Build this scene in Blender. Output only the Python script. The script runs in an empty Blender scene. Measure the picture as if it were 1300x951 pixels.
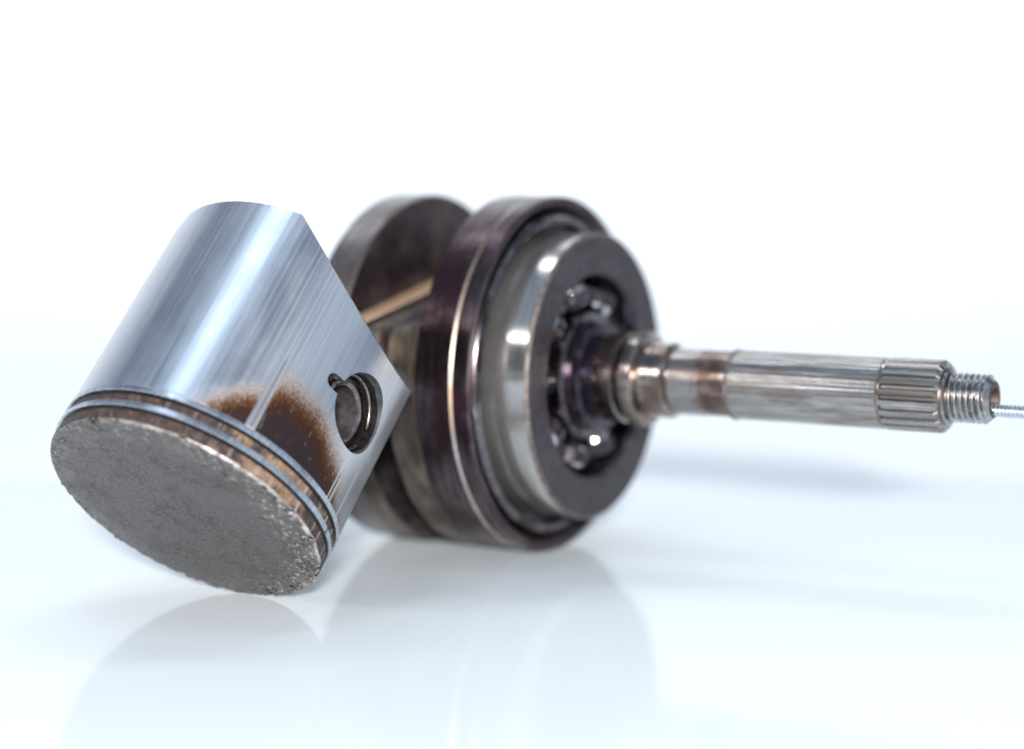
import bpy, bmesh, math, random
from mathutils import Vector, Matrix, noise
import numpy as np

sc = bpy.context.scene
COL = sc.collection
R_ = math.radians

# ------------------------------------------------------------------ camera
cam_d = bpy.data.cameras.new('camera')
cam = bpy.data.objects.new('camera', cam_d)
COL.objects.link(cam)
PITCH = 0.08803
cam.location = (0, 0, 0.09127)
cam.rotation_euler = (math.pi / 2 - PITCH, 0, 0)
cam_d.sensor_width = 36.0
cam_d.lens = 2764.3 / 1300 * 36.0
cam_d.shift_y = -45.5 / 1300
cam_d.clip_start = 0.01
cam_d.clip_end = 50
cam_d.dof.use_dof = True
cam_d.dof.focus_distance = 0.428
cam_d.dof.aperture_fstop = 5.4
cam_d.dof.aperture_blades = 7
sc.camera = cam

# ------------------------------------------------------------------ world
w = bpy.data.worlds.new('World')
sc.world = w
w.use_nodes = True
bg = w.node_tree.nodes['Background']
bg.inputs[0].default_value = (0.47, 0.66, 1.0, 1)
bg.inputs[1].default_value = 0.29

# ------------------------------------------------------------------ lamps
def area(name, loc, target, sx, sy, power, col):
    d = bpy.data.lights.new(name, 'AREA')
    d.shape = 'RECTANGLE'
    d.size, d.size_y = sx, sy
    d.energy = power
    d.color = col
    o = bpy.data.objects.new(name, d)
    COL.objects.link(o)
    o.location = loc
    v = Vector(target) - Vector(loc)
    o.rotation_euler = v.to_track_quat('-Z', 'Y').to_euler()
    return o

area('front_key_lamp', (0.04, -0.75, 0.352), (0.02, 0.46, 0.03), 0.12, 0.08, 35.0, (1.0, 0.985, 0.965))
area('left_softbox', (-0.80, 0.04, 0.48), (0.0, 0.47, 0.03), 0.26, 0.16, 2.2, (1.0, 0.98, 0.95))
area('overhead_strip', (-0.20, 0.30, 0.95), (-0.02, 0.45, 0.0), 0.12, 0.34, 1.0, (0.66, 0.83, 1.0))
area('right_fill', (0.80, 0.15, 0.55), (-0.03, 0.45, 0.04), 0.85, 0.80, 0.9, (0.86, 0.94, 1.0))
area('backdrop_lamp', (0.0, 1.0, 1.10), (0.0, 1.45, 0.05), 1.2, 0.3, 6.4, (0.93, 0.975, 1.0))

sc.view_settings.view_transform = 'Standard'
sc.view_settings.look = 'None'
sc.view_settings.exposure = -0.16
sc.view_settings.gamma = 1.0
sc.view_settings.use_curve_mapping = False
sc.render.engine = 'CYCLES'
sc.cycles.max_bounces = 8
sc.cycles.caustics_reflective = False
sc.cycles.caustics_refractive = False
sc.cycles.sample_clamp_indirect = 6.0

# ------------------------------------------------------------------ node helper
class NT:
    def __init__(self, name):
        self.m = bpy.data.materials.new(name)
        self.m.use_nodes = True
        self.t = self.m.node_tree
        self.n = self.t.nodes
        self.b = self.n['Principled BSDF']
        self.tc = self.n.new('ShaderNodeTexCoord')
        self.obj = self.tc.outputs['Object']
    def put(self, sock, v):
        if isinstance(v, bpy.types.NodeSocket):
            self.t.links.new(v, sock)
        elif isinstance(v, (tuple, list)):
            sock.default_value = tuple(v) + ((1,) if len(v) == 3 and len(sock.default_value) == 4 else ())
        else:
            sock.default_value = v
    def math(self, op, a, b=0.0, c=0.0, clamp=False):
        n = self.n.new('ShaderNodeMath'); n.operation = op; n.use_clamp = clamp
        self.put(n.inputs[0], a); self.put(n.inputs[1], b); self.put(n.inputs[2], c)
        return n.outputs[0]
    def step(self, v, a, b, lo=0.0, hi=1.0):
        n = self.n.new('ShaderNodeMapRange'); n.interpolation_type = 'SMOOTHSTEP'
        self.put(n.inputs[0], v); n.inputs[1].default_value = a; n.inputs[2].default_value = b
        n.inputs[3].default_value = lo; n.inputs[4].default_value = hi
        return n.outputs[0]
    def maps(self, scale, vec=None, loc=(0, 0, 0)):
        n = self.n.new('ShaderNodeMapping')
        self.t.links.new(vec or self.obj, n.inputs[0])
        n.inputs[1].default_value = loc
        n.inputs[3].default_value = scale
        return n.outputs[0]
    def noise(self, vec, scale=1.0, detail=4.0, rough=0.55, dist=0.0):
        n = self.n.new('ShaderNodeTexNoise')
        self.t.links.new(vec, n.inputs['Vector'])
        n.inputs['Scale'].default_value = scale
        n.inputs['Detail'].default_value = detail
        n.inputs['Roughness'].default_value = rough
        n.inputs['Distortion'].default_value = dist
        return n.outputs[0]
    def voro(self, vec, scale=1.0, feature='F1'):
        n = self.n.new('ShaderNodeTexVoronoi'); n.feature = feature
        self.t.links.new(vec, n.inputs['Vector'])
        n.inputs['Scale'].default_value = scale
        return n.outputs['Distance']
    def ramp(self, fac, stops, interp='LINEAR'):
        n = self.n.new('ShaderNodeValToRGB'); cr = n.color_ramp; cr.interpolation = interp
        while len(cr.elements) > 1: cr.elements.remove(cr.elements[-1])
        cr.elements[0].position = stops[0][0]
        def c4(c): return tuple(c) + (1,) if isinstance(c, (tuple, list)) else (c, c, c, 1)
        cr.elements[0].color = c4(stops[0][1])
        for p, c in stops[1:]:
            e = cr.elements.new(p); e.color = c4(c)
        self.put(n.inputs[0], fac)
        return n.outputs[0]
    def mix(self, f, a, b, mode='MIX'):
        n = self.n.new('ShaderNodeMix'); n.data_type = 'RGBA'; n.blend_type = mode
        self.put(n.inputs[0], f); self.put(n.inputs[6], a); self.put(n.inputs[7], b)
        return n.outputs[2]
    def lerp(self, f, a, b):
        n = self.n.new('ShaderNodeMix'); n.data_type = 'FLOAT'
        self.put(n.inputs[0], f); self.put(n.inputs[2], a); self.put(n.inputs[3], b)
        return n.outputs[0]
    def bump(self, h, strength, dist, prev=None):
        n = self.n.new('ShaderNodeBump')
        n.inputs['Strength'].default_value = strength
        n.inputs['Distance'].default_value = dist
        self.put(n.inputs['Height'], h)
        if prev is not None: self.t.links.new(prev, n.inputs['Normal'])
        return n.outputs[0]
    def set(self, **k):
        names = dict(color='Base Color', metal='Metallic', rough='Roughness', normal='Normal', ior='IOR',
                     spec='Specular IOR Level', coat='Coat Weight', coatr='Coat Roughness', aniso='Anisotropic')
        for a, v in k.items(): self.put(self.b.inputs[names[a]], v)
        return self.m
    def polar(self):
        s = self.n.new('ShaderNodeSeparateXYZ'); self.t.links.new(self.obj, s.inputs[0])
        x, y, z = s.outputs
        th = self.math('MULTIPLY', self.math('ARCTAN2', y, x), -180 / math.pi)
        rr = self.math('SQRT', self.math('ADD', self.math('MULTIPLY', x, x), self.math('MULTIPLY', y, y)))
        return th, self.math('MULTIPLY', z, 1000.0), self.math('MULTIPLY', rr, 1000.0)

# ------------------------------------------------------------------ materials
def mat_skirt():
    t = NT('piston_aluminium')
    th, s, rr = t.polar()
    streak = t.noise(t.maps((2600, 2600, 26)), 1.0, 5, 0.65)
    streak2 = t.noise(t.maps((700, 700, 9)), 1.0, 3, 0.5)
    fine = t.noise(t.maps((9000, 9000, 120)), 1.0, 2, 0.5)
    blot = t.noise(t.maps((160, 160, 110)), 1.0, 4, 0.6)
    base = t.mix(t.step(streak, 0.35, 0.72), (0.66, 0.68, 0.72), (0.82, 0.84, 0.88))
    base = t.mix(t.math('MULTIPLY', t.step(streak2, 0.52, 0.78), 0.22), base, (0.34, 0.35, 0.40))
    # a few long hairline score marks
    hair = t.step(t.noise(t.maps((5200, 5200, 14), loc=(3, 7, 0)), 1.0, 1, 0.5), 0.70, 0.76)
    base = t.mix(t.math('MULTIPLY', hair, 0.45), base, (0.22, 0.22, 0.25))
    scuff = t.math('MULTIPLY', t.step(t.noise(t.maps((4200, 4200, 900), loc=(1, 6, 2)), 1.0, 2, 0.5), 0.66, 0.72), t.step(blot, 0.48, 0.62))
    base = t.mix(t.math('MULTIPLY', scuff, 0.5), base, (0.93, 0.94, 0.95))
    base = t.mix(t.math('MULTIPLY', t.step(blot, 0.55, 0.75), 0.10), base, (0.50, 0.50, 0.54))
    # burnt oil stain above the rings; height limit depends on the angle around the skirt
    lim = t.ramp(t.step(th, -90, 180, 0.0, 1.0), [(0.0, 0.0)])
    a01 = t.math('DIVIDE', t.math('ADD', th, 180), 360.0)
    def A(d): return (d + 180) / 360
    lim = t.ramp(a01, [(0.0, 0.10), (A(-40), 0.12), (A(-12), 0.22), (A(-3), 0.33), (A(6), 0.38), (A(14), 0.44), (A(22), 0.48),
                       (A(31), 0.50), (A(36), 0.47), (A(41), 0.38), (A(47), 0.35), (A(52), 0.30), (A(59), 0.19), (A(66), 0.11), (A(76), 0.06), (A(100), 0.02), (1.0, 0.02)])
    limmm = t.math('MULTIPLY', lim, 40.0)
    speck = t.noise(t.maps((2400, 2400, 1500)), 1.0, 3, 0.6)
    jag = t.math('ADD', t.math('MULTIPLY', t.math('SUBTRACT', streak, 0.5), 4.0),
                 t.math('ADD', t.math('MULTIPLY', t.math('SUBTRACT', blot, 0.5), 5.0), t.math('MULTIPLY', t.math('SUBTRACT', speck, 0.5), 6.0)))
    d = t.math('ADD', t.math('SUBTRACT', limmm, s), jag)
    burn = t.step(d, -6.0, 2.5)
    burncol = t.ramp(t.step(d, -6.0, 11.0), [(0.0, (0.66, 0.56, 0.47)), (0.16, (0.46, 0.29, 0.16)), (0.34, (0.19, 0.083, 0.034)), (0.58, (0.040, 0.017, 0.011)), (0.8, (0.016, 0.009, 0.010)), (1.0, (0.014, 0.009, 0.011))])
    fleck = t.step(t.noise(t.maps((3000, 3000, 260), loc=(9, 1, 4)), 1.0, 3, 0.6), 0.64, 0.70)
    burncol = t.mix(t.math('MULTIPLY', fleck, 0.75), burncol, (0.36, 0.25, 0.17))
    # scored bands where the stain has been scraped off
    def band(c, hw, s0, s1):
        aa = t.math('ABSOLUTE', t.math('SUBTRACT', t.math('ADD', th, t.math('MULTIPLY', t.math('SUBTRACT', streak2, .5), 1.0)), c))
        b = t.step(aa, hw * 0.6, hw, 1.0, 0.0)
        b = t.math('MULTIPLY', b, t.step(s, s1 - 3, s1, 1.0, 0.0))
        return t.math('MULTIPLY', b, t.step(s, s0 - .5, s0 + .5))
    b1 = band(39.8, 2.3, 5.0, 25.5)
    b1c = band(39.6, 0.7, 5.0, 26.5)
    b2 = band(-4.5, 0.55, 5.0, 19.5)
    b3 = band(-6.8, 0.9, 5.0, 18.5)
    b4 = band(-17.0, 0.8, 5.0, 24.0)
    clean = t.math('MAXIMUM', b1, t.math('MAXIMUM', b2, t.math('MAXIMUM', b3, b4)))
    burn = t.math('MULTIPLY', burn, t.math('SUBTRACT', 1.0, t.math('MULTIPLY', clean, 0.9)))
    col = t.mix(burn, base, burncol)
    col = t.mix(t.math('MULTIPLY', t.math('MULTIPLY', b1c, 0.7), t.step(streak, 0.35, 0.6)), col, (0.42, 0.30, 0.22))
    col = t.mix(t.math('MULTIPLY', t.math('MAXIMUM', b3, b4), 0.7), col, (0.62, 0.50, 0.40))
    # lower flank below the pin: table reflection painted in as dark grey
    table_refl = t.math('MULTIPLY', t.step(th, -4.0, -14.0), t.step(s, 26, 14))
    col = t.mix(t.math('MULTIPLY', t.math('MULTIPLY', table_refl, 0.55), t.math('SUBTRACT', 1.0, clean)), col, (0.12, 0.125, 0.15))
    metal = t.lerp(t.math('MULTIPLY', t.step(d, 1.0, 6.5), t.math('SUBTRACT', 1.0, clean)), 1.0, 0.1)
    rough = t.lerp(burn, t.math('ADD', 0.32, t.math('ADD', t.math('MULTIPLY', t.math('SUBTRACT', streak, 0.4), 0.18), t.math('MULTIPLY', t.math('SUBTRACT', blot, 0.5), 0.16))), 0.55)
    h = t.math('ADD', t.math('MULTIPLY', streak, 0.6), t.math('MULTIPLY', fine, 0.4))
    h = t.math('SUBTRACT', h, t.math('MULTIPLY', hair, 0.6))
    n1 = t.bump(h, 0.14, 0.00005)
    n2 = t.bump(t.math('MULTIPLY', speck, burn), 0.5, 0.00018, n1)
    return t.set(color=col, metal=metal, rough=rough, normal=n2, spec=t.lerp(burn, 0.5, 0.22))

def mat_land():
    t = NT('sooty_land_shaded_groove')
    th, s, rr = t.polar()
    st = t.noise(t.maps((1500, 1500, 900)), 1.0, 5, 0.7)
    big = t.noise(t.maps((190, 190, 160), loc=(4, 0, 2)), 1.0, 4, 0.65)
    vs = t.noise(t.maps((1300, 1300, 30), loc=(0, 5, 2)), 1.0, 3, 0.6)
    a01 = t.math('DIVIDE', t.math('ADD', th, 180), 360.0)
    def A(d): return (d + 180) / 360
    tan = t.ramp(a01, [(0.0, 0.0), (A(-20), 0.3), (A(5), 0.30), (A(14), 0.62), (A(30), 0.72), (A(44), 0.45), (A(56), 0.05), (A(75), 0.0), (A(110), 0.05), (A(150), 0.0)])
    dark = t.ramp(st, [(0.36, (0.010, 0.007, 0.009)), (0.52, (0.035, 0.020, 0.018)), (0.62, (0.10, 0.055, 0.032)), (0.74, (0.30, 0.21, 0.145))])
    light = t.mix(t.step(st, 0.3, 0.7), (0.10, 0.055, 0.032), (0.29, 0.18, 0.11))
    col = t.mix(t.step(t.math('ADD', t.math('SUBTRACT', big, 0.5), t.math('MULTIPLY', tan, 0.35)), 0.13, 0.24), dark, light)
    near = t.ramp(a01, [(A(-60), 0.0), (A(-25), 1.0), (A(10), 0.9), (A(24), 0.25), (A(60), 0.12), (A(120), 0.0)])
    scr = t.math('MULTIPLY', t.step(vs, 0.56, 0.62), near)
    col = t.mix(scr, col, (0.68, 0.63, 0.58))
    groove = t.step(rr, 28.7, 28.95)
    col = t.mix(groove, (0.006, 0.005, 0.006), col)  # grooves coloured near black, painting in the shadow beside the rings
    n = t.bump(st, 0.9, 0.00035)
    return t.set(color=col, metal=t.math('MULTIPLY', scr, 0.8), rough=t.lerp(scr, 0.5, 0.3), normal=n)

def mat_crown():
    t = NT('carbon_crusted_crown')
    th, s, rr = t.polar()
    g = t.noise(t.maps((2300, 2300, 2300)), 1.0, 4, 0.65)
    m = t.noise(t.maps((430, 430, 430)), 1.0, 5, 0.65)
    b = t.noise(t.maps((70, 70, 70)), 1.0, 3, 0.5)
    rim = t.step(t.math('ADD', rr, t.math('MULTIPLY', t.math('SUBTRACT', b, .5), 9.0)), 20.5, 28.5)
    edge = t.step(t.math('ADD', rr, t.math('MULTIPLY', t.math('SUBTRACT', m, .5), 2.4)), 28.35, 28.95)
    col = t.ramp(g, [(0.30, (0.044, 0.040, 0.042)), (0.5, (0.088, 0.082, 0.085)), (0.70, (0.152, 0.144, 0.144))])
    col = t.mix(t.math('MULTIPLY', t.step(b, 0.35, 0.7), 0.30), col, (0.125, 0.12, 0.122))
    crack = t.step(t.math('ABSOLUTE', t.math('SUBTRACT', m, 0.5)), 0.020, 0.006)
    crack = t.math('MULTIPLY', crack, t.step(t.noise(t.maps((110, 110, 110), loc=(7, 3, 1)), 1, 2), 0.50, 0.60))
    pits = t.step(t.voro(t.maps((620, 620, 620)), 1.0), 0.17, 0.09)
    pm = t.math('MULTIPLY', pits, t.math('MULTIPLY', t.step(m, 0.52, 0.6), t.math('ADD', 0.45, t.math('MULTIPLY', rim, .55))))
    pm = t.math('MAXIMUM', pm, t.math('MULTIPLY', crack, t.math('ADD', 0.7, t.math('MULTIPLY', rim, .3))))
    patch = t.noise(t.maps((130, 130, 130), loc=(1, 8, 3)), 1.0, 5, 0.65)
    col = t.mix(t.math('MULTIPLY', t.step(patch, 0.52, 0.66), 0.5), col, (0.055, 0.048, 0.047))
    col = t.mix(t.math('MULTIPLY', t.math('MULTIPLY', t.step(patch, 0.46, 0.34), rim), 0.55), col, (0.24, 0.21, 0.185))
    col = t.mix(pm, col, (0.022, 0.015, 0.014))
    bare = t.math('MULTIPLY', rim, t.step(t.noise(t.maps((760, 760, 760), loc=(2, 2, 2)), 1.0, 4, 0.65), 0.545, 0.61))
    a01 = t.math('DIVIDE', t.math('ADD', th, 180), 360.0)
    def A(d): return (d + 180) / 360
    amt = t.ramp(a01, [(0.0, 0.08), (A(-120), 0.06), (A(-80), 0.3), (A(-50), 1.0), (A(5), 1.0), (A(25), 0.6), (A(75), 0.35), (A(110), 0.2), (A(165), 0.1)])
    eamt = t.ramp(a01, [(0.0, 0.12), (A(-100), 0.05), (A(-55), 0.2), (A(-25), 0.75), (A(20), 0.95), (A(62), 0.9), (A(85), 0.3), (A(110), 0.12), (A(150), 0.08)])
    bare = t.math('MAXIMUM', t.math('MULTIPLY', bare, amt), t.math('MULTIPLY', edge, eamt))
    col = t.mix(bare, col, t.mix(t.step(m, .4, .6), (0.55, 0.47, 0.40), (0.74, 0.70, 0.66)))
    h = t.math('ADD', t.math('MULTIPLY', g, 0.5), t.math('SUBTRACT', m, t.math('MULTIPLY', pm, 0.8)))
    n = t.bump(h, 0.8, 0.00026)
    rough = t.lerp(rim, t.lerp(g, 0.62, 0.42), 0.28)
    return t.set(color=col, metal=t.lerp(bare, 0.2, 0.85), rough=rough, normal=n)

def mat_steel(name, c0, c1, r0, r1, metal=1.0, sx=(500, 500, 500), bump=0.1, stain=None, stain_amt=0.0, stain_scale=110, rust=None):
    t = NT(name)
    a = t.noise(t.maps(sx), 1.0, 5, 0.6)
    b = t.noise(t.maps(stain_scale if isinstance(stain_scale, tuple) else (stain_scale,) * 3, loc=(3.1, 1.7, 0.4)), 1.0, 4, 0.6)
    col = t.mix(t.step(a, 0.35, 0.68), c0, c1)
    if stain:
        col = t.mix(t.math('MULTIPLY', t.step(b, 0.45, 0.62), stain_amt), col, stain)
    if rust:
        th, sz, rr = t.polar()
        nz = t.noise(t.maps((420, 420, 260), loc=(1, 2, 3)), 1.0, 5, 0.65)
        dd = t.math('ADD', t.math('ABSOLUTE', t.math('SUBTRACT', sz, rust)), t.math('MULTIPLY', t.math('SUBTRACT', nz, 0.5), 5.0))
        mk = t.math('MULTIPLY', t.step(dd, 5.2, 1.8), t.step(nz, 0.70, 0.50, 0.25, 0.85))
        col = t.mix(mk, col, t.mix(t.step(nz, 0.38, 0.62), (0.11, 0.060, 0.046), (0.25, 0.155, 0.12)))
    rough = t.lerp(t.step(b, 0.3, 0.7), r0, r1)
    n = t.bump(t.math('ADD', a, t.math('MULTIPLY', b, .5)), bump, 0.0002)
    return t.set(color=col, metal=metal, rough=rough, normal=n)

M_SKIRT, M_LAND, M_CROWN = mat_skirt(), mat_land(), mat_crown()
M_RING = mat_steel('ring_steel', (0.48, 0.51, 0.57), (0.70, 0.73, 0.78), 0.22, 0.34, metal=0.96, sx=(900, 900, 300), bump=0.05)
M_PIN = mat_steel('pin_steel', (0.19, 0.165, 0.16), (0.36, 0.325, 0.31), 0.22, 0.36, bump=0.1, stain=(0.08, 0.05, 0.05), stain_amt=0.5, stain_scale=300)
M_PININ = mat_steel('shaded_pin_bore', (0.045, 0.036, 0.039), (0.085, 0.07, 0.074), 0.4, 0.6, metal=0.3, bump=0.2)  # dark colour stands in for the shade inside the open bore and notch
M_HOLE = mat_steel('bored_aluminium', (0.18, 0.20, 0.21), (0.34, 0.37, 0.38), 0.3, 0.5, metal=0.9, bump=0.2)
M_BLACK = mat_steel('near_black_bore', (0.008, 0.006, 0.006), (0.03, 0.02, 0.02), 0.3, 0.5, metal=0.3, bump=0.3)  # near-black colour on the deep bore wall and circlip groove
M_WEB = mat_steel('oily_dark_steel', (0.036, 0.024, 0.029), (0.080, 0.058, 0.066), 0.34, 0.58, metal=0.75, bump=0.2, stain=(0.125, 0.10, 0.095), stain_amt=0.7, stain_scale=75)
M_RIM = mat_steel('oily_rim_steel', (0.085, 0.062, 0.070), (0.19, 0.155, 0.165), 0.24, 0.40, metal=1.0, sx=(90, 90, 900), bump=0.10, stain=(0.055, 0.026, 0.034), stain_amt=0.9, stain_scale=55)
M_CW = mat_steel('worn_tan_steel', (0.12, 0.096, 0.078), (0.24, 0.205, 0.17), 0.30, 0.48, metal=0.85, sx=(120, 120, 900), bump=0.12, stain=(0.06, 0.042, 0.036), stain_amt=0.7, stain_scale=70)
M_CHORD = mat_steel('tan_lit_chord', (0.62, 0.40, 0.24), (0.78, 0.55, 0.36), 0.35, 0.5, metal=0.5, bump=0.1)  # light on the upward chord face put into this bright tan
M_EDGE = mat_steel('bright_edge', (0.60, 0.52, 0.47), (0.80, 0.74, 0.70), 0.22, 0.36, bump=0.1, stain=(0.50, 0.30, 0.17), stain_amt=0.7, stain_scale=60)  # chamfer coloured brighter than the rim around it
M_CHROME = mat_steel('ground_race_steel', (0.56, 0.55, 0.54), (0.76, 0.75, 0.74), 0.13, 0.20, metal=0.92, sx=(60, 60, 1200), bump=0.03, stain=(0.50, 0.46, 0.42), stain_amt=0.4, stain_scale=(70, 70, 200))
M_RACEFACE = mat_steel('dull_race_face', (0.036, 0.030, 0.035), (0.066, 0.056, 0.063), 0.42, 0.56, metal=0.6, bump=0.1, stain=(0.09, 0.075, 0.09), stain_amt=0.5)
M_OIL = mat_steel('blue_black_oiled_steel', (0.045, 0.04, 0.06), (0.10, 0.085, 0.12), 0.14, 0.3, metal=0.9, bump=0.1, stain=(0.10, 0.06, 0.05), stain_amt=0.6, stain_scale=250)
M_BALL = mat_steel('ball_steel', (0.60, 0.58, 0.60), (0.72, 0.70, 0.72), 0.10, 0.16, bump=0.0)
M_SHAFT = mat_steel('shaft_steel', (0.30, 0.28, 0.275), (0.52, 0.50, 0.49), 0.22, 0.36, sx=(1500, 1500, 60), bump=0.12, stain=(0.19, 0.145, 0.12), stain_amt=0.65, stain_scale=(260, 260, 60))
M_SHAFTR = mat_steel('stained_shaft_steel', (0.30, 0.28, 0.275), (0.52, 0.50, 0.49), 0.22, 0.36, sx=(1500, 1500, 60), bump=0.12, stain=(0.19, 0.145, 0.12), stain_amt=0.65, stain_scale=(260, 260, 60), rust=52.8)
M_SHOULDER = mat_steel('oily_shoulder_steel', (0.30, 0.25, 0.225), (0.55, 0.49, 0.45), 0.16, 0.30, sx=(120, 120, 1200), bump=0.1, stain=(0.16, 0.10, 0.075), stain_amt=0.7, stain_scale=140)
M_THREAD = mat_steel('thread_steel', (0.34, 0.34, 0.35), (0.56, 0.55, 0.55), 0.20, 0.34, bump=0.15, stain=(0.20, 0.16, 0.14), stain_amt=0.4, stain_scale=260)
M_PALE = mat_steel('pale_zinc', (0.50, 0.56, 0.62), (0.68, 0.73, 0.79), 0.25, 0.35, metal=1.0, bump=0.1)
M_HOLEB = mat_steel('brown_centre_hole', (0.035, 0.022, 0.018), (0.10, 0.062, 0.048), 0.35, 0.6, metal=0.4, bump=0.3)
M_ROD = mat_steel('forged_rod_steel', (0.12, 0.10, 0.09), (0.24, 0.20, 0.18), 0.4, 0.6, metal=0.8, bump=0.3)

def mat_table():
    t = NT('glossy_white_sheet')
    a = t.noise(t.maps((6, 6, 6)), 1.0, 3, 0.5)
    dust = t.math('MULTIPLY', t.step(t.voro(t.maps((95, 95, 95)), 1.0), 0.05, 0.03), t.step(t.noise(t.maps((23, 23, 23), loc=(5, 1, 0)), 1, 2), 0.52, 0.6))
    col = t.mix(a, (0.75, 0.80, 0.83), (0.775, 0.82, 0.845))
    col = t.mix(t.math('MULTIPLY', dust, 0.5), col, (0.45, 0.42, 0.40))
    # matt white body under a thin satin gloss that mirrors only part of what a polished sheet would
    t.set(color=col, rough=0.6, spec=0.0)
    gl = t.n.new('ShaderNodeBsdfGlossy'); gl.inputs['Roughness'].default_value = 0.09
    gl.inputs['Color'].default_value = (0.97, 0.985, 1, 1)
    fr = t.n.new('ShaderNodeFresnel'); fr.inputs['IOR'].default_value = 1.45
    mx = t.n.new('ShaderNodeMixShader')
    t.t.links.new(t.math('MULTIPLY', fr.outputs[0], 0.52), mx.inputs[0])
    t.t.links.new(t.b.outputs[0], mx.inputs[1]); t.t.links.new(gl.outputs[0], mx.inputs[2])
    t.t.links.new(mx.outputs[0], t.n['Material Output'].inputs['Surface'])
    return t.m
M_TABLE = mat_table()
tb = NT('white_backdrop_paper')
M_BACK = tb.set(color=tb.mix(tb.noise(tb.maps((3, 3, 3)), 1, 3), (0.86, 0.88, 0.90), (0.88, 0.90, 0.91)), rough=0.8)

# ------------------------------------------------------------------ mesh helpers
def empty(name, mat4):
    o = bpy.data.objects.new(name, None)
    o.empty_display_size = 0.02
    COL.objects.link(o)
    o.matrix_world = mat4
    return o

def link(name, me, parent=None, mats=(), sharp=32):
    o = bpy.data.objects.new(name, me)
    COL.objects.link(o)
    if parent is not None: o.parent = parent
    for m in mats: me.materials.append(m)
    if sharp is not None:
        me.shade_smooth()
        me.set_sharp_from_angle(angle=R_(sharp))
    return o

def pyd(name, v, f, mi=None, scale=0.001):
    me = bpy.data.meshes.new(name)
    me.from_pydata([(a * scale, b * scale, c * scale) for a, b, c in v], [], f)
    if mi is not None: me.polygons.foreach_set('material_index', mi)
    me.update()
    return me

def lathe(name, prof, seg=128, mids=None, closed=False, rfun=None):
    """prof: list of (s, r) in mm about local Z.  mids: material index per profile segment."""
    v, f, mi, rows = [], [], [], []
    for (s, r) in prof:
        if r < 1e-6:
            rows.append([len(v)]); v.append((0, 0, s))
        else:
            row = []
            for k in range(seg):
                a = 2 * math.pi * k / seg
                rr = rfun(r, s, a) if rfun else r
                row.append(len(v)); v.append((rr * math.cos(a), rr * math.sin(a), s))
            rows.append(row)
    n = len(rows)
    for i in range(n if closed else n - 1):
        A, B = rows[i], rows[(i + 1) % n]
        m = mids[i] if mids else 0
        for k in range(seg):
            k2 = (k + 1) % seg
            if len(A) == 1 and len(B) == 1: continue
            if len(A) == 1: f.append((A[0], B[k2], B[k]))
            elif len(B) == 1: f.append((A[k], A[k2], B[0]))
            else: f.append((A[k], A[k2], B[k2], B[k]))
            mi.append(m)
    me = pyd(name, v, f, mi)
    bm = bmesh.new(); bm.from_mesh(me)
    bmesh.ops.recalc_face_normals(bm, faces=bm.faces)
    bm.to_mesh(me); bm.free()
    return me

def boolean(base, cutter, op):
    md = base.modifiers.new('b', 'BOOLEAN'); md.operation = op; md.object = cutter; md.solver = 'EXACT'; md.material_mode = 'TRANSFER'
    dg = bpy.context.evaluated_depsgraph_get()
    me = bpy.data.meshes.new_from_object(base.evaluated_get(dg))
    old = base.data
    base.modifiers.clear(); base.data = me
    bpy.data.meshes.remove(old)
    bpy.data.objects.remove(cutter, do_unlink=True)

def tmp(me, mats=(), mtx=None):
    o = bpy.data.objects.new('tmp', me); COL.objects.link(o)
    for m in mats: me.materials.append(m)
    if mtx is not None: o.matrix_world = mtx
    bpy.context.view_layer.update()
    return o

# ------------------------------------------------------------------ setting
def strip(name, pts, mat, label):
    v, f = [], []
    for y, z in pts:
        v += [(-2.0, y, z), (2.0, y, z)]
    for i in range(len(pts) - 1):
        f.append((2 * i, 2 * i + 1, 2 * i + 3, 2 * i + 2))
    me = pyd(name, v, f, scale=1.0)
    o = link(name, me, None, [mat], sharp=40)
    o['kind'] = 'structure'; o['label'] = label
    return o
# glossy sheet in front, matt paper sweep running out from under its back edge
EDGE = 0.598
strip('table', [(-1.2, 0), (-0.4, 0), (0, 0), (0.3, 0), (EDGE - 0.0008, 0), (EDGE, -0.0008), (EDGE, -0.0019)], M_TABLE, 'glossy white sheet under the piston and crankshaft')
sw = [(0.45, -0.002), (0.7, -0.002), (0.9, -0.002)] + [(0.9 + 0.6 * math.sin(a), 0.598 - 0.6 * math.cos(a)) for a in [R_(x) for x in range(5, 91, 5)]] + [(1.5, 1.2)]
strip('backdrop', sw, M_BACK, 'plain white paper backdrop curving up behind the table')

# ------------------------------------------------------------------ piston
RP = 29.33
pd = Vector((0.36262433, 0.59780878, 0.71493235)).normalized()
pa = Vector((0.85499745, -0.5186322, 0.0)).normalized()
pa = (pa - pd * pa.dot(pd)).normalized()
pb = pd.cross(pa)
Pc = Vector((-0.06422924, 0.42102534, 0.02050958 + 0.0001))
PM = Matrix.Translation(Pc) @ Matrix((pa, pb, pd)).transposed().to_4x4()
piston = empty('piston', PM)
piston['label'] = 'used aluminium piston lying tilted with its dark carbon crusted crown towards the viewer'
piston['category'] = 'piston'

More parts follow.
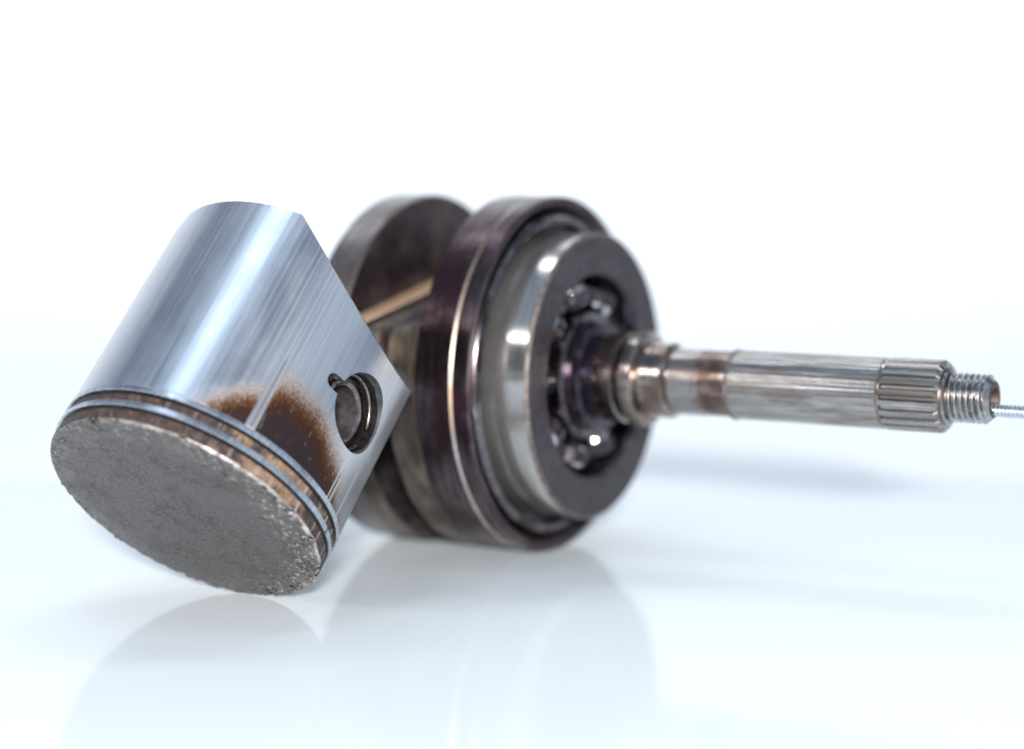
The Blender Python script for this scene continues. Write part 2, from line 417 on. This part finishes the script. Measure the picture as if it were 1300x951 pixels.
RL = RP - 0.22      # ring lands a little smaller than the skirt
G = 1.85            # groove width
g1, g2 = 2.75, 6.35
prof = [(0.45, 0), (0.45, RL - 0.6), (0.75, RL), (g1, RL), (g1, RP - 2.6), (g1 + G, RP - 2.6), (g1 + G, RL), (g2, RL), (g2, RP - 2.6), (g2 + G, RP - 2.6),
        (g2 + G, RL), (g2 + G + 0.25, RP), (55.6, RP), (56.0, RP - 0.4), (56.0, RP - 2.6), (24, RP - 3.2), (11, RP - 4.5), (8, RP - 9), (8, 0)]
mids = [1, 1, 1, 1, 1, 1, 1, 1, 1, 1, 0, 0, 0, 2, 2, 2, 2, 2]
body = tmp(lathe('piston_body', prof, 256, mids), [M_SKIRT, M_LAND, M_HOLE])
PINZ = 27.0
ROTX = Matrix.Rotation(math.pi / 2, 4, 'Y')   # local z -> x
for sgn in (1, -1):
    boss = lathe('boss', [(8, 0), (8, 11.5), (RP - 3.4, 12.5), (RP - 3.4, 0)], 48)
    boolean(body, tmp(boss, [M_HOLE] , Matrix.Translation((0, 0, PINZ / 1000)) @ Matrix.Rotation(sgn * math.pi / 2, 4, 'Y')), 'UNION')
# pin bore with a circlip groove on both sides
bp = [(2.7, 7.75), (2.7, 8.35), (4.0, 8.35), (4.0, 7.75)]
prof = [(-40, 0), (-40, 8.0), (-RP + 0.5, 8.0), (-RP + 1.6, 7.75)] + [(-RP + d, r) for d, r in bp] + [(RP - d, r) for d, r in bp[::-1]] + [(RP - 1.6, 7.75), (RP - 0.5, 8.0), (40, 8.0), (40, 0)]
mids = [0, 0, 0, 1, 1, 1, 1, 1, 1, 1, 1, 1, 0, 0, 0]
bore = lathe('bore', prof, 96, mids)
boolean(body, tmp(bore, [M_HOLE, M_BLACK], Matrix.Translation((0, 0, PINZ / 1000)) @ ROTX), 'DIFFERENCE')
# circlip removal notch beside the bore (near side)
def slot(L, r, d0, d1):
    pts = [(0, -r), ] + [(L + r * math.cos(a), r * math.sin(a)) for a in [R_(x) for x in range(-90, 91, 12)]] + [(0, r)]
    n = len(pts)
    v = [(x, y, d0) for x, y in pts] + [(x, y, d1) for x, y in pts]
    f = [tuple(range(n))[::-1], tuple(range(n, 2 * n))] + [(i, (i + 1) % n, n + (i + 1) % n, n + i) for i in range(n)]
    return pyd('slot', v, f)
# slot local: x -> piston -y (tangential), y -> piston z, z -> piston x
SM = Matrix(((0, 0, 1, 0), (-1, 0, 0, 0), (0, 1, 0, 0), (0, 0, 0, 1)))
boolean(body, tmp(slot(9.5, 1.6, RP - 5.5, 40), [M_PININ], Matrix.Translation((0, 0, (PINZ + 0.2) / 1000)) @ SM), 'DIFFERENCE')
# 45 degree cut-aways of the skirt on both pin sides
for sgn in (1, -1):
    # plane: z = 40.4 + RP - sgn*x
    S = 60
    me = pyd('cut', [(x, y, z) for x in (-S, S) for y in (-S, S) for z in (0, S)], [(0, 1, 3, 2), (4, 6, 7, 5), (0, 4, 5, 1), (2, 3, 7, 6), (0, 2, 6, 4), (1, 5, 7, 3)])
    mt = Matrix.Translation((sgn * RP / 1000, 0, 40.45 / 1000)) @ Matrix.Rotation(sgn * math.pi / 4, 4, 'Y')
    boolean(body, tmp(me, [M_HOLE], mt), 'DIFFERENCE')
me = body.data
# analytic normals on the turned outer surface, so that bore edges do not disturb the shading
me.shade_smooth(); me.set_sharp_from_angle(angle=R_(32))
cn = [Vector(c.vector) for c in me.corner_normals]
for p in me.polygons:
    rad = Vector((p.center.x, p.center.y, 0)).normalized()
    if p.normal.dot(rad) > 0.985 and math.hypot(p.center.x, p.center.y) > (RP - 0.5) / 1000:
        for li in p.loop_indices:
            c = me.vertices[me.loops[li].vertex_index].co
            cn[li] = Vector((c.x, c.y, 0)).normalized()
me.normals_split_custom_set([tuple(c) for c in cn])
body.name = 'skirt'; me.name = 'skirt'
body.parent = piston
body['label'] = 'polished skirt with burnt brown stain and score marks'

# crown: domed, crusted, chipped at the rim
rng = random.Random(5)
pits = []
for k in range(460):
    a = rng.uniform(0, 2 * math.pi); q = rng.random()
    if k % 3 == 0: a = R_(rng.uniform(-20, 85))
    rr = RL - 0.2 - abs(rng.gauss(0, 3.2 if k % 3 == 0 else 2.2))
    if k > 330: rr = RL * math.sqrt(rng.random()) * 0.93
    pits.append((rr * math.cos(a), rr * math.sin(a), rng.uniform(0.18, 0.75), rng.uniform(-0.95, 0.40) * (0.5 if k > 330 else 1.0)))
PT = np.array(pits)
NR, NA = 110, 420
v, f = [], []
for i in range(NR + 1):
    q = 1 - (1 - i / NR) ** 1.5
    for k in range(NA):
        a = 2 * math.pi * k / NA
        jag = noise.noise((math.cos(a) * 9, math.sin(a) * 9, 3.0)) * 0.22 + noise.noise((math.cos(a) * 34, math.sin(a) * 34, 1.0)) * 0.16
        r = q * (RL - 0.15 + jag * q ** 8)
        x, y = r * math.cos(a), r * math.sin(a)
        wq = -math.degrees(math.atan2(y, x)) if q > 0 else 0
        edge = max(0.0, (q - 0.80) / 0.20) * (0.30 + 0.70 * math.exp(-((wq + 15) / 65) ** 4))
        z = -0.55 * (1 - q * q)
        z += noise.noise((x * 0.09, y * 0.09, 0)) * 0.10
        z -= noise.noise((x * 1.3, y * 1.3, 5)) * 0.085
        z -= noise.noise((x * 0.75, y * 0.75, 9)) * 0.40 * edge
        z -= noise.noise((x * 2.1, y * 2.1, 2)) * 0.24 * edge
        if q > 0.965: z += ((q - 0.965) / 0.035) ** 2 * 0.42
        v.append([x, y, z])
V = np.array(v)
for px, py, pr, ph in PT:
    dd = (V[:, 0] - px) ** 2 + ((V[:, 1] - py)) ** 2
    mk = dd < (2.2 * pr) ** 2
    V[mk, 2] -= ph * np.exp(-dd[mk] / (pr * pr * 0.7))
for i in range(NR):
    for k in range(NA):
        k2 = (k + 1) % NA
        if i == 0:
            f.append((0, NA + k2, NA + k))
        else:
            f.append((i * NA + k, i * NA + k2, (i + 1) * NA + k2, (i + 1) * NA + k))
base = NR * NA
n0 = len(V)
lip = [(x, y, 0.62) for x, y, z in V[base:base + NA]]
allv = [tuple(p) for p in V] + lip
for k in range(NA):
    k2 = (k + 1) % NA
    f.append((base + k, base + k2, n0 + k2, n0 + k))
me = pyd('crown', allv, f)
bm = bmesh.new(); bm.from_mesh(me)
bmesh.ops.delete(bm, geom=[q for q in bm.verts if not q.link_faces], context='VERTS')
bmesh.ops.recalc_face_normals(bm, faces=bm.faces)
bm.to_mesh(me); bm.free()
if me.polygons[10].normal.z > 0: me.flip_normals()
crown = link('crown', me, piston, [M_CROWN], sharp=60)
zmin = min((PM @ q.co).z for q in me.vertices)
piston.location.z -= zmin - 0.00005
PM = PM.copy(); PM.translation.z -= zmin - 0.00005
crown['label'] = 'flat crown crusted with dark grey carbon'

def ring(s0, gap_deg, name='piston_ring'):
    w_, ro, ri = 1.18, RP + 0.30, RP - 2.3
    sec = [(s0, ri), (s0, ro - 0.12), (s0 + 0.10, ro), (s0 + w_ - 0.10, ro), (s0 + w_, ro - 0.12), (s0 + w_, ri)]
    N = 300; v, f = [], []
    a0, a1 = R_(gap_deg + 0.55), R_(gap_deg + 360 - 0.55)
    for k in range(N + 1):
        a = a0 + (a1 - a0) * k / N
        for s, r in sec: v.append((r * math.cos(a), r * math.sin(a), s))
    m = len(sec)
    for k in range(N):
        for j in range(m):
            j2 = (j + 1) % m
            f.append((k * m + j, k * m + j2, (k + 1) * m + j2, (k + 1) * m + j))
    f.append(tuple(range(m))); f.append(tuple(range(N * m, N * m + m))[::-1])
    me = pyd(name, v, f)
    bm = bmesh.new(); bm.from_mesh(me); bmesh.ops.recalc_face_normals(bm, faces=bm.faces); bm.to_mesh(me); bm.free()
    return link(name, me, piston, [M_RING], sharp=25)
ring(g1 + 0.62, 14.0)
ring(g2 + 0.62, 165.0)

# wrist pin (hollow) and wire circlips
PINM = Matrix.Translation((0, 0, PINZ / 1000)) @ ROTX
PL = RP - 4.4
prof = [(-PL, 5.3), (-PL, 6.9), (-PL + .6, 7.6), (PL - .6, 7.6), (PL, 6.9), (PL, 6.0), (PL - 0.4, 5.6), (PL - 0.5, 5.3)]
pin = link('wrist_pin', lathe('wrist_pin', prof, 96, [0, 0, 0, 0, 0, 0, 0, 1], closed=True), piston, [M_PIN, M_PININ], sharp=35)
pin.matrix_local = PINM
plug = link('pin_bore_disc', lathe('pin_bore_disc', [(-4, 0), (-4, 5.29), (-3, 5.29), (-3, 0)], 48), pin, [M_PININ])  # dark disc closing the bore partway along
for sgn in (1, -1):
    v, f = [], []
    N = 90; m = 8; a0, a1 = R_(100), R_(100 + 325)
    for k in range(N + 1):
        a = a0 + (a1 - a0) * k / N
        for j in range(m):
            b = 2 * math.pi * j / m
            r = 7.55 + 0.55 * math.cos(b)
            v.append((r * math.cos(a), r * math.sin(a), sgn * (RP - 3.4) + 0.55 * math.sin(b)))
    for k in range(N):
        for j in range(m):
            f.append((k * m + j, k * m + (j + 1) % m, (k + 1) * m + (j + 1) % m, (k + 1) * m + j))
    f.append(tuple(range(m))); f.append(tuple(range(N * m, N * m + m)))
    me = pyd('circlip', v, f)
    bm = bmesh.new(); bm.from_mesh(me); bmesh.ops.recalc_face_normals(bm, faces=bm.faces); bm.to_mesh(me); bm.free()
    o = link('circlip', me, piston, [M_PIN], sharp=60)
    o.matrix_local = PINM

# ------------------------------------------------------------------ crankshaft
RW = 40.0
ad = Vector((0.86564522, -0.50065792, 0.0)).normalized()
up = Vector((0, 0, 1))
ce = up.cross(ad)              # in-plane horizontal, pointing away from the camera
CM = Matrix.Translation((-0.00006, 0.49559, RW / 1000 + 0.0001)) @ Matrix((ce, up, ad)).transposed().to_4x4()
crank = empty('crankshaft', CM)
crank['label'] = 'dark oily crankshaft with round webs, ball bearing and long splined shaft behind the piston'
crank['category'] = 'crankshaft'

# right web: two stepped discs with a bright edge and a dished outer face
prof = [(-0.76, 0), (-0.76, RW - 0.5), (-0.3, RW), (7.7, RW), (8.35, RW - 0.55), (8.6, RW - 0.02), (12.1, RW - 0.02), (12.5, RW - 0.4), (12.5, RW - 1.3), (11.8, RW - 2.0), (9.6, RW - 3.2), (9.2, 36.6),
        (11.2, 36.3), (12.1, 35.7), (12.5, 34.9), (12.1, 34.1), (9.2, 33.4), (9.2, 0)]
mids = [0, 1, 1, 2, 1, 1, 1, 0, 0, 0, 3, 3, 3, 3, 3, 3, 0]
M_DISH = mat_steel('glossy_oily_seat_ring', (0.16, 0.14, 0.145), (0.28, 0.25, 0.26), 0.14, 0.24, bump=0.15, stain=(0.06, 0.045, 0.045), stain_amt=0.9, stain_scale=90)
o = link('web', lathe('web', prof, 192, mids), crank, [M_WEB, M_RIM, M_EDGE, M_DISH])
o['label'] = 'near crank web with bright edge line'
prof = [(-30.3, 0), (-30.3, RW - 0.8), (-29.5, RW), (-21.2, RW), (-20.76, RW - 0.4), (-20.76, 0)]
o = link('web', lathe('web', prof, 192, [0, 1, 1, 1, 0]), crank, [M_WEB, mat_steel('grey_rim_steel', (0.17, 0.15, 0.15), (0.29, 0.26, 0.255), 0.3, 0.45, metal=0.9, sx=(90, 90, 900), bump=0.1, stain=(0.13, 0.10, 0.09), stain_amt=0.7, stain_scale=60)])
o['label'] = 'far crank web'

def counterweight(s0, s1, chord):
    # disc segment below the chord  y = 20.7 + 0.2 x
    pts = []
    r = RW - 0.06
    for k in range(721):
        a = 2 * math.pi * k / 720
        x, y = r * math.cos(a), r * math.sin(a)
        if y <= 20.7 + 0.2 * x: pts.append((a, x, y))
    # order starting at the right chord end
    i0 = max(range(len(pts)), key=lambda i: (pts[i][0] - pts[i - 1][0]) % (2 * math.pi))
    pts = pts[i0:] + pts[:i0]
    ed = [(x, y) for _, x, y in pts]
    n = len(ed); c = 0.35
    def inset(q): return [(x * (r - c) / r, y * (r - c) / r) for x, y in q]
    lay = [(s0, ed), (s1 - c if s1 > s0 else s1 + c, ed), (s1, inset(ed))]
    v = [(x, y, s) for s, q in lay for x, y in q]
    f, mi = [], []
    for L in range(2):
        for i in range(n):
            i2 = (i + 1) % n
            f.append((L * n + i, L * n + i2, (L + 1) * n + i2, (L + 1) * n + i))
            mi.append(2 if i == n - 1 else 1)
    f.append(tuple(range(2 * n, 3 * n))); mi.append(0)
    f.append(tuple(range(n))); mi.append(0)
    me = pyd('counterweight', v, f, mi)
    bm = bmesh.new(); bm.from_mesh(me); bmesh.ops.recalc_face_normals(bm, faces=bm.faces); bm.to_mesh(me); bm.free()
    return link('counterweight', me, crank, [M_WEB, M_CW, chord], sharp=25)
counterweight(-0.80, -8.2, M_WEB)
counterweight(-20.70, -15.6, M_CHORD)

# crank pin and connecting rod
cp = Vector((14.0, 16.0))         # crank pin centre in the web plane
me = lathe('crank_pin', [(-20.7, 0), (-20.7, 9), (-0.8, 9), (-0.8, 0)], 64)
for q in me.vertices: q.co.x += cp.x / 1000; q.co.y += cp.y / 1000
link('crank_pin', me, crank, [M_OIL])
pinw = PM @ Vector((0, 0, PINZ / 1000))
pl = CM.inverted() @ pinw
pp = Vector((pl.x * 1000, pl.y * 1000))
def rod():
    # outline of the rod in the web plane, extruded
    d = (pp - cp); L = d.length; u = d / L; n_ = Vector((-u.y, u.x))
    out = []
    big, small, half = 14.5, 9.5, 5.5
    def arc(c, r, a0, a1, k):
        return [(c.x + r * (math.cos(a) * u.x + math.sin(a) * n_.x), c.y + r * (math.cos(a) * u.y + math.sin(a) * n_.y)) for a in [a0 + (a1 - a0) * i / k for i in range(k + 1)]]
    b0 = math.asin(half / big); s0 = math.asin(half / small)
    out += arc(cp, big, b0, 2 * math.pi - b0, 40)
    out += arc(pp, small, math.pi + s0, 3 * math.pi - s0, 32)
    n = len(out); z0, z1 = -14.6, -9.2
    v = [(x, y, z0) for x, y in out] + [(x, y, z1) for x, y in out]
    f = [tuple(range(n))[::-1], tuple(range(n, 2 * n))] + [(i, (i + 1) % n, n + (i + 1) % n, n + i) for i in range(n)]
    me = pyd('connecting_rod', v, f)
    bm = bmesh.new(); bm.from_mesh(me); bmesh.ops.recalc_face_normals(bm, faces=bm.faces); bm.to_mesh(me); bm.free()
    return link('connecting_rod', me, crank, [M_ROD], sharp=30)
rod()

# ball bearing
bear = bpy.data.objects.new('ball_bearing', None); bear.empty_display_size = 0.01; COL.objects.link(bear); bear.parent = crank
bear['label'] = 'open ball bearing with chrome outer race'
RB = 32.1
prof = [(9.5, RB - 0.6), (10.0, RB), (21.5, RB), (22.2, RB - 0.7), (22.2, 23.6), (21.4, 22.7), (18.5, 22.4), (16.5, 22.9), (14.5, 22.4), (9.5, 22.6)]
link('outer_race', lathe('outer_race', prof, 160, [0, 0, 2, 1, 1, 3, 3, 3, 1, 1], closed=True), bear, [M_CHROME, M_RACEFACE, M_ROD, M_OIL])
prof = [(10.7, 9), (10.7, 14.3), (14.5, 14.3), (16.5, 13.8), (18.7, 14.4), (20.4, 14.4), (20.9, 13.9), (20.9, 9)]
link('inner_race', lathe('inner_race', prof, 128, [0, 0, 0, 0, 0, 0, 0, 0], closed=True), bear, [mat_steel('inner_race_steel', (0.13, 0.11, 0.125), (0.25, 0.215, 0.23), 0.2, 0.32, bump=0.15, stain=(0.05, 0.035, 0.04), stain_amt=0.7, stain_scale=180)])
bm = bmesh.new(); bmesh.ops.create_uvsphere(bm, u_segments=32, v_segments=20, radius=0.0041)
bme = bpy.data.meshes.new('ball'); bm.to_mesh(bme); bm.free()
bme.materials.append(M_BALL); bme.shade_smooth()
NB = 9; A0 = 99.0
for k in range(NB):
    a = R_(A0 + k * 360 / NB)
    o = bpy.data.objects.new('ball', bme); COL.objects.link(o); o.parent = bear
    o.location = (0.0184 * math.cos(a), 0.0184 * math.sin(a), 0.0166)
# pressed cage: wavy ring wrapping the balls
v, f = [], []
N = 216
for k in range(N):
    a = 2 * math.pi * k / N
    ph = math.cos((a - R_(A0)) * NB)
    z = 17.6 + 2.9 * (max(0.0, ph + 0.25) / 1.25) ** 0.6
    for r, dz in ((16.9, 0), (19.9, 0), (19.9, 0.5), (16.9, 0.5)):
        v.append((r * math.cos(a), r * math.sin(a), z + dz))
for k in range(N):
    k2 = (k + 1) % N
    for j in range(4):
        f.append((k * 4 + j, k * 4 + (j + 1) % 4, k2 * 4 + (j + 1) % 4, k2 * 4 + j))
me = pyd('cage', v, f)
bm = bmesh.new(); bm.from_mesh(me); bmesh.ops.recalc_face_normals(bm, faces=bm.faces); bm.to_mesh(me); bm.free()
link('cage', me, bear, [mat_steel('oily_cage_steel', (0.055, 0.047, 0.055), (0.12, 0.105, 0.115), 0.2, 0.34, metal=0.9, bump=0.15)], sharp=40)

# stepped shoulder, shaft, splines, thread
prof = [(10.7, 8.9), (20.0, 8.9), (20.9, 12.4), (23.4, 12.4), (23.9, 11.9), (24.2, 9.0), (25.8, 9.0), (26.1, 9.9), (30.2, 9.9), (30.6, 9.4), (30.8, 8.9), (32.2, 8.9), (32.5, 10.2), (32.8, 10.5), (35.0, 10.5), (35.4, 10.1), (35.6, 8.0), (36, 8.3), (41.2, 8.3), (41.8, 7.6), (42.0, 7.0)]
mids = [1, 1, 1, 1, 1, 1, 1, 0, 0, 1, 1, 1, 0, 0, 0, 0, 0, 0, 0, 0]
o = link('stepped_shoulder', lathe('stepped_shoulder', prof, 96, mids), crank, [M_SHOULDER, M_OIL])
prof = [(42.0, 6.9), (42.6, 6.9), (42.8, 7.25), (49.3, 7.25), (49.5, 7.1), (56.2, 7.1), (56.4, 7.75), (56.8, 7.4), (90.2, 7.45), (90.4, 7.2), (91, 7.2)]
mids = [1, 1, 0, 0, 0, 0, 1, 0, 1, 1]
def flute(r, s, a):
    if 56.5 < s < 90.3: return r - 0.07 * (0.5 + 0.5 * math.cos(a * 36)) ** 2
    return r
o = link('shaft', lathe('shaft', prof, 432, mids, rfun=flute), crank, [M_SHAFTR, M_SHOULDER])
NTH = 20
def tooth(r, s, a):
    q = (a * NTH / (2 * math.pi)) % 1.0
    h = min(1.0, max(0.0, (0.36 - abs(q - 0.5)) / 0.13))
    return min(r, 6.75 + 0.85 * h)
prof = [(91.0, 6.8), (91.0, 7.5), (102.6, 7.5), (103.4, 6.75), (103.4, 4.6)]
o = link('splined_end', lathe('splined_end', prof, NTH * 14, [1, 0, 0, 0], rfun=tooth), crank, [M_SHAFT, M_SHOULDER], sharp=22)
prof = [(103.3, 5.9), (103.9, 5.9), (104.2, 5.6), (104.2, 4.4), (105.0, 4.4)]
link('collar', lathe('collar', prof, 64), crank, [M_SHAFT])
v, f = [], []
S0, S1, NS, ND = 104.4, 113.2, 140, 72
pitch = 1.25
for i in range(NS + 1):
    s = S0 + (S1 - S0) * i / NS
    for k in range(ND):
        a = 2 * math.pi * k / ND
        q = (s / pitch - k / ND) % 1.0
        tri = 1 - abs(q - 0.5) * 2
        r = 4.30 + 0.80 * min(1.0, tri * 1.25)
        e = S1 - s
        if e < 1.1: r = min(r, 3.75 + e * 0.95)
        v.append((r * math.cos(a), r * math.sin(a), s))
for i in range(NS):
    for k in range(ND):
        k2 = (k + 1) % ND
        f.append((i * ND + k, i * ND + k2, (i + 1) * ND + k2, (i + 1) * ND + k))
mi = [0] * len(f)
# end face with a drilled centre
b0 = NS * ND
for j, (s, r) in enumerate(((S1, 2.5), (S1 - 2.2, 1.4), (S1 - 5, 1.3))):
    for k in range(ND):
        a = 2 * math.pi * k / ND
        v.append((r * math.cos(a), r * math.sin(a), s))
    n1 = len(v) - ND
    for k in range(ND):
        k2 = (k + 1) % ND
        f.append((b0 + k, b0 + k2, n1 + k2, n1 + k)); mi.append(1)
    b0 = n1
f.append(tuple(range(b0, b0 + ND))); mi.append(1)
me = pyd('threaded_end', v, f, mi)
bm = bmesh.new(); bm.from_mesh(me); bmesh.ops.recalc_face_normals(bm, faces=bm.faces); bm.to_mesh(me); bm.free()
link('threaded_end', me, crank, [M_THREAD, M_HOLEB], sharp=50)
# thin pale threaded stud leaving the end face
v, f = [], []
S0, S1, NS, ND = 110.0, 124.0, 280, 32
for i in range(NS + 1):
    s = S0 + (S1 - S0) * i / NS
    for k in range(ND):
        a = 2 * math.pi * k / ND
        q = (s / 0.8 - k / ND) % 1.0
        r = 1.08 + 0.30 * (1 - abs(q - 0.5) * 2)
        v.append((r * math.cos(a), r * math.sin(a) - 2.2, s))
for i in range(NS):
    for k in range(ND):
        k2 = (k + 1) % ND
        f.append((i * ND + k, i * ND + k2, (i + 1) * ND + k2, (i + 1) * ND + k))
f.append(tuple(range(NS * ND, NS * ND + ND))); f.append(tuple(range(ND))[::-1])
me = pyd('threaded_stud', v, f)
link('threaded_stud', me, crank, [M_PALE], sharp=50)
# far stub shaft behind the far web
prof = [(-30.2, 12), (-33, 12), (-33.5, 9), (-46, 9), (-47, 8), (-62, 8), (-62.6, 7.4), (-62.6, 0)]
link('far_stub_shaft', lathe('far_stub_shaft', prof, 64), crank, [M_SHOULDER])
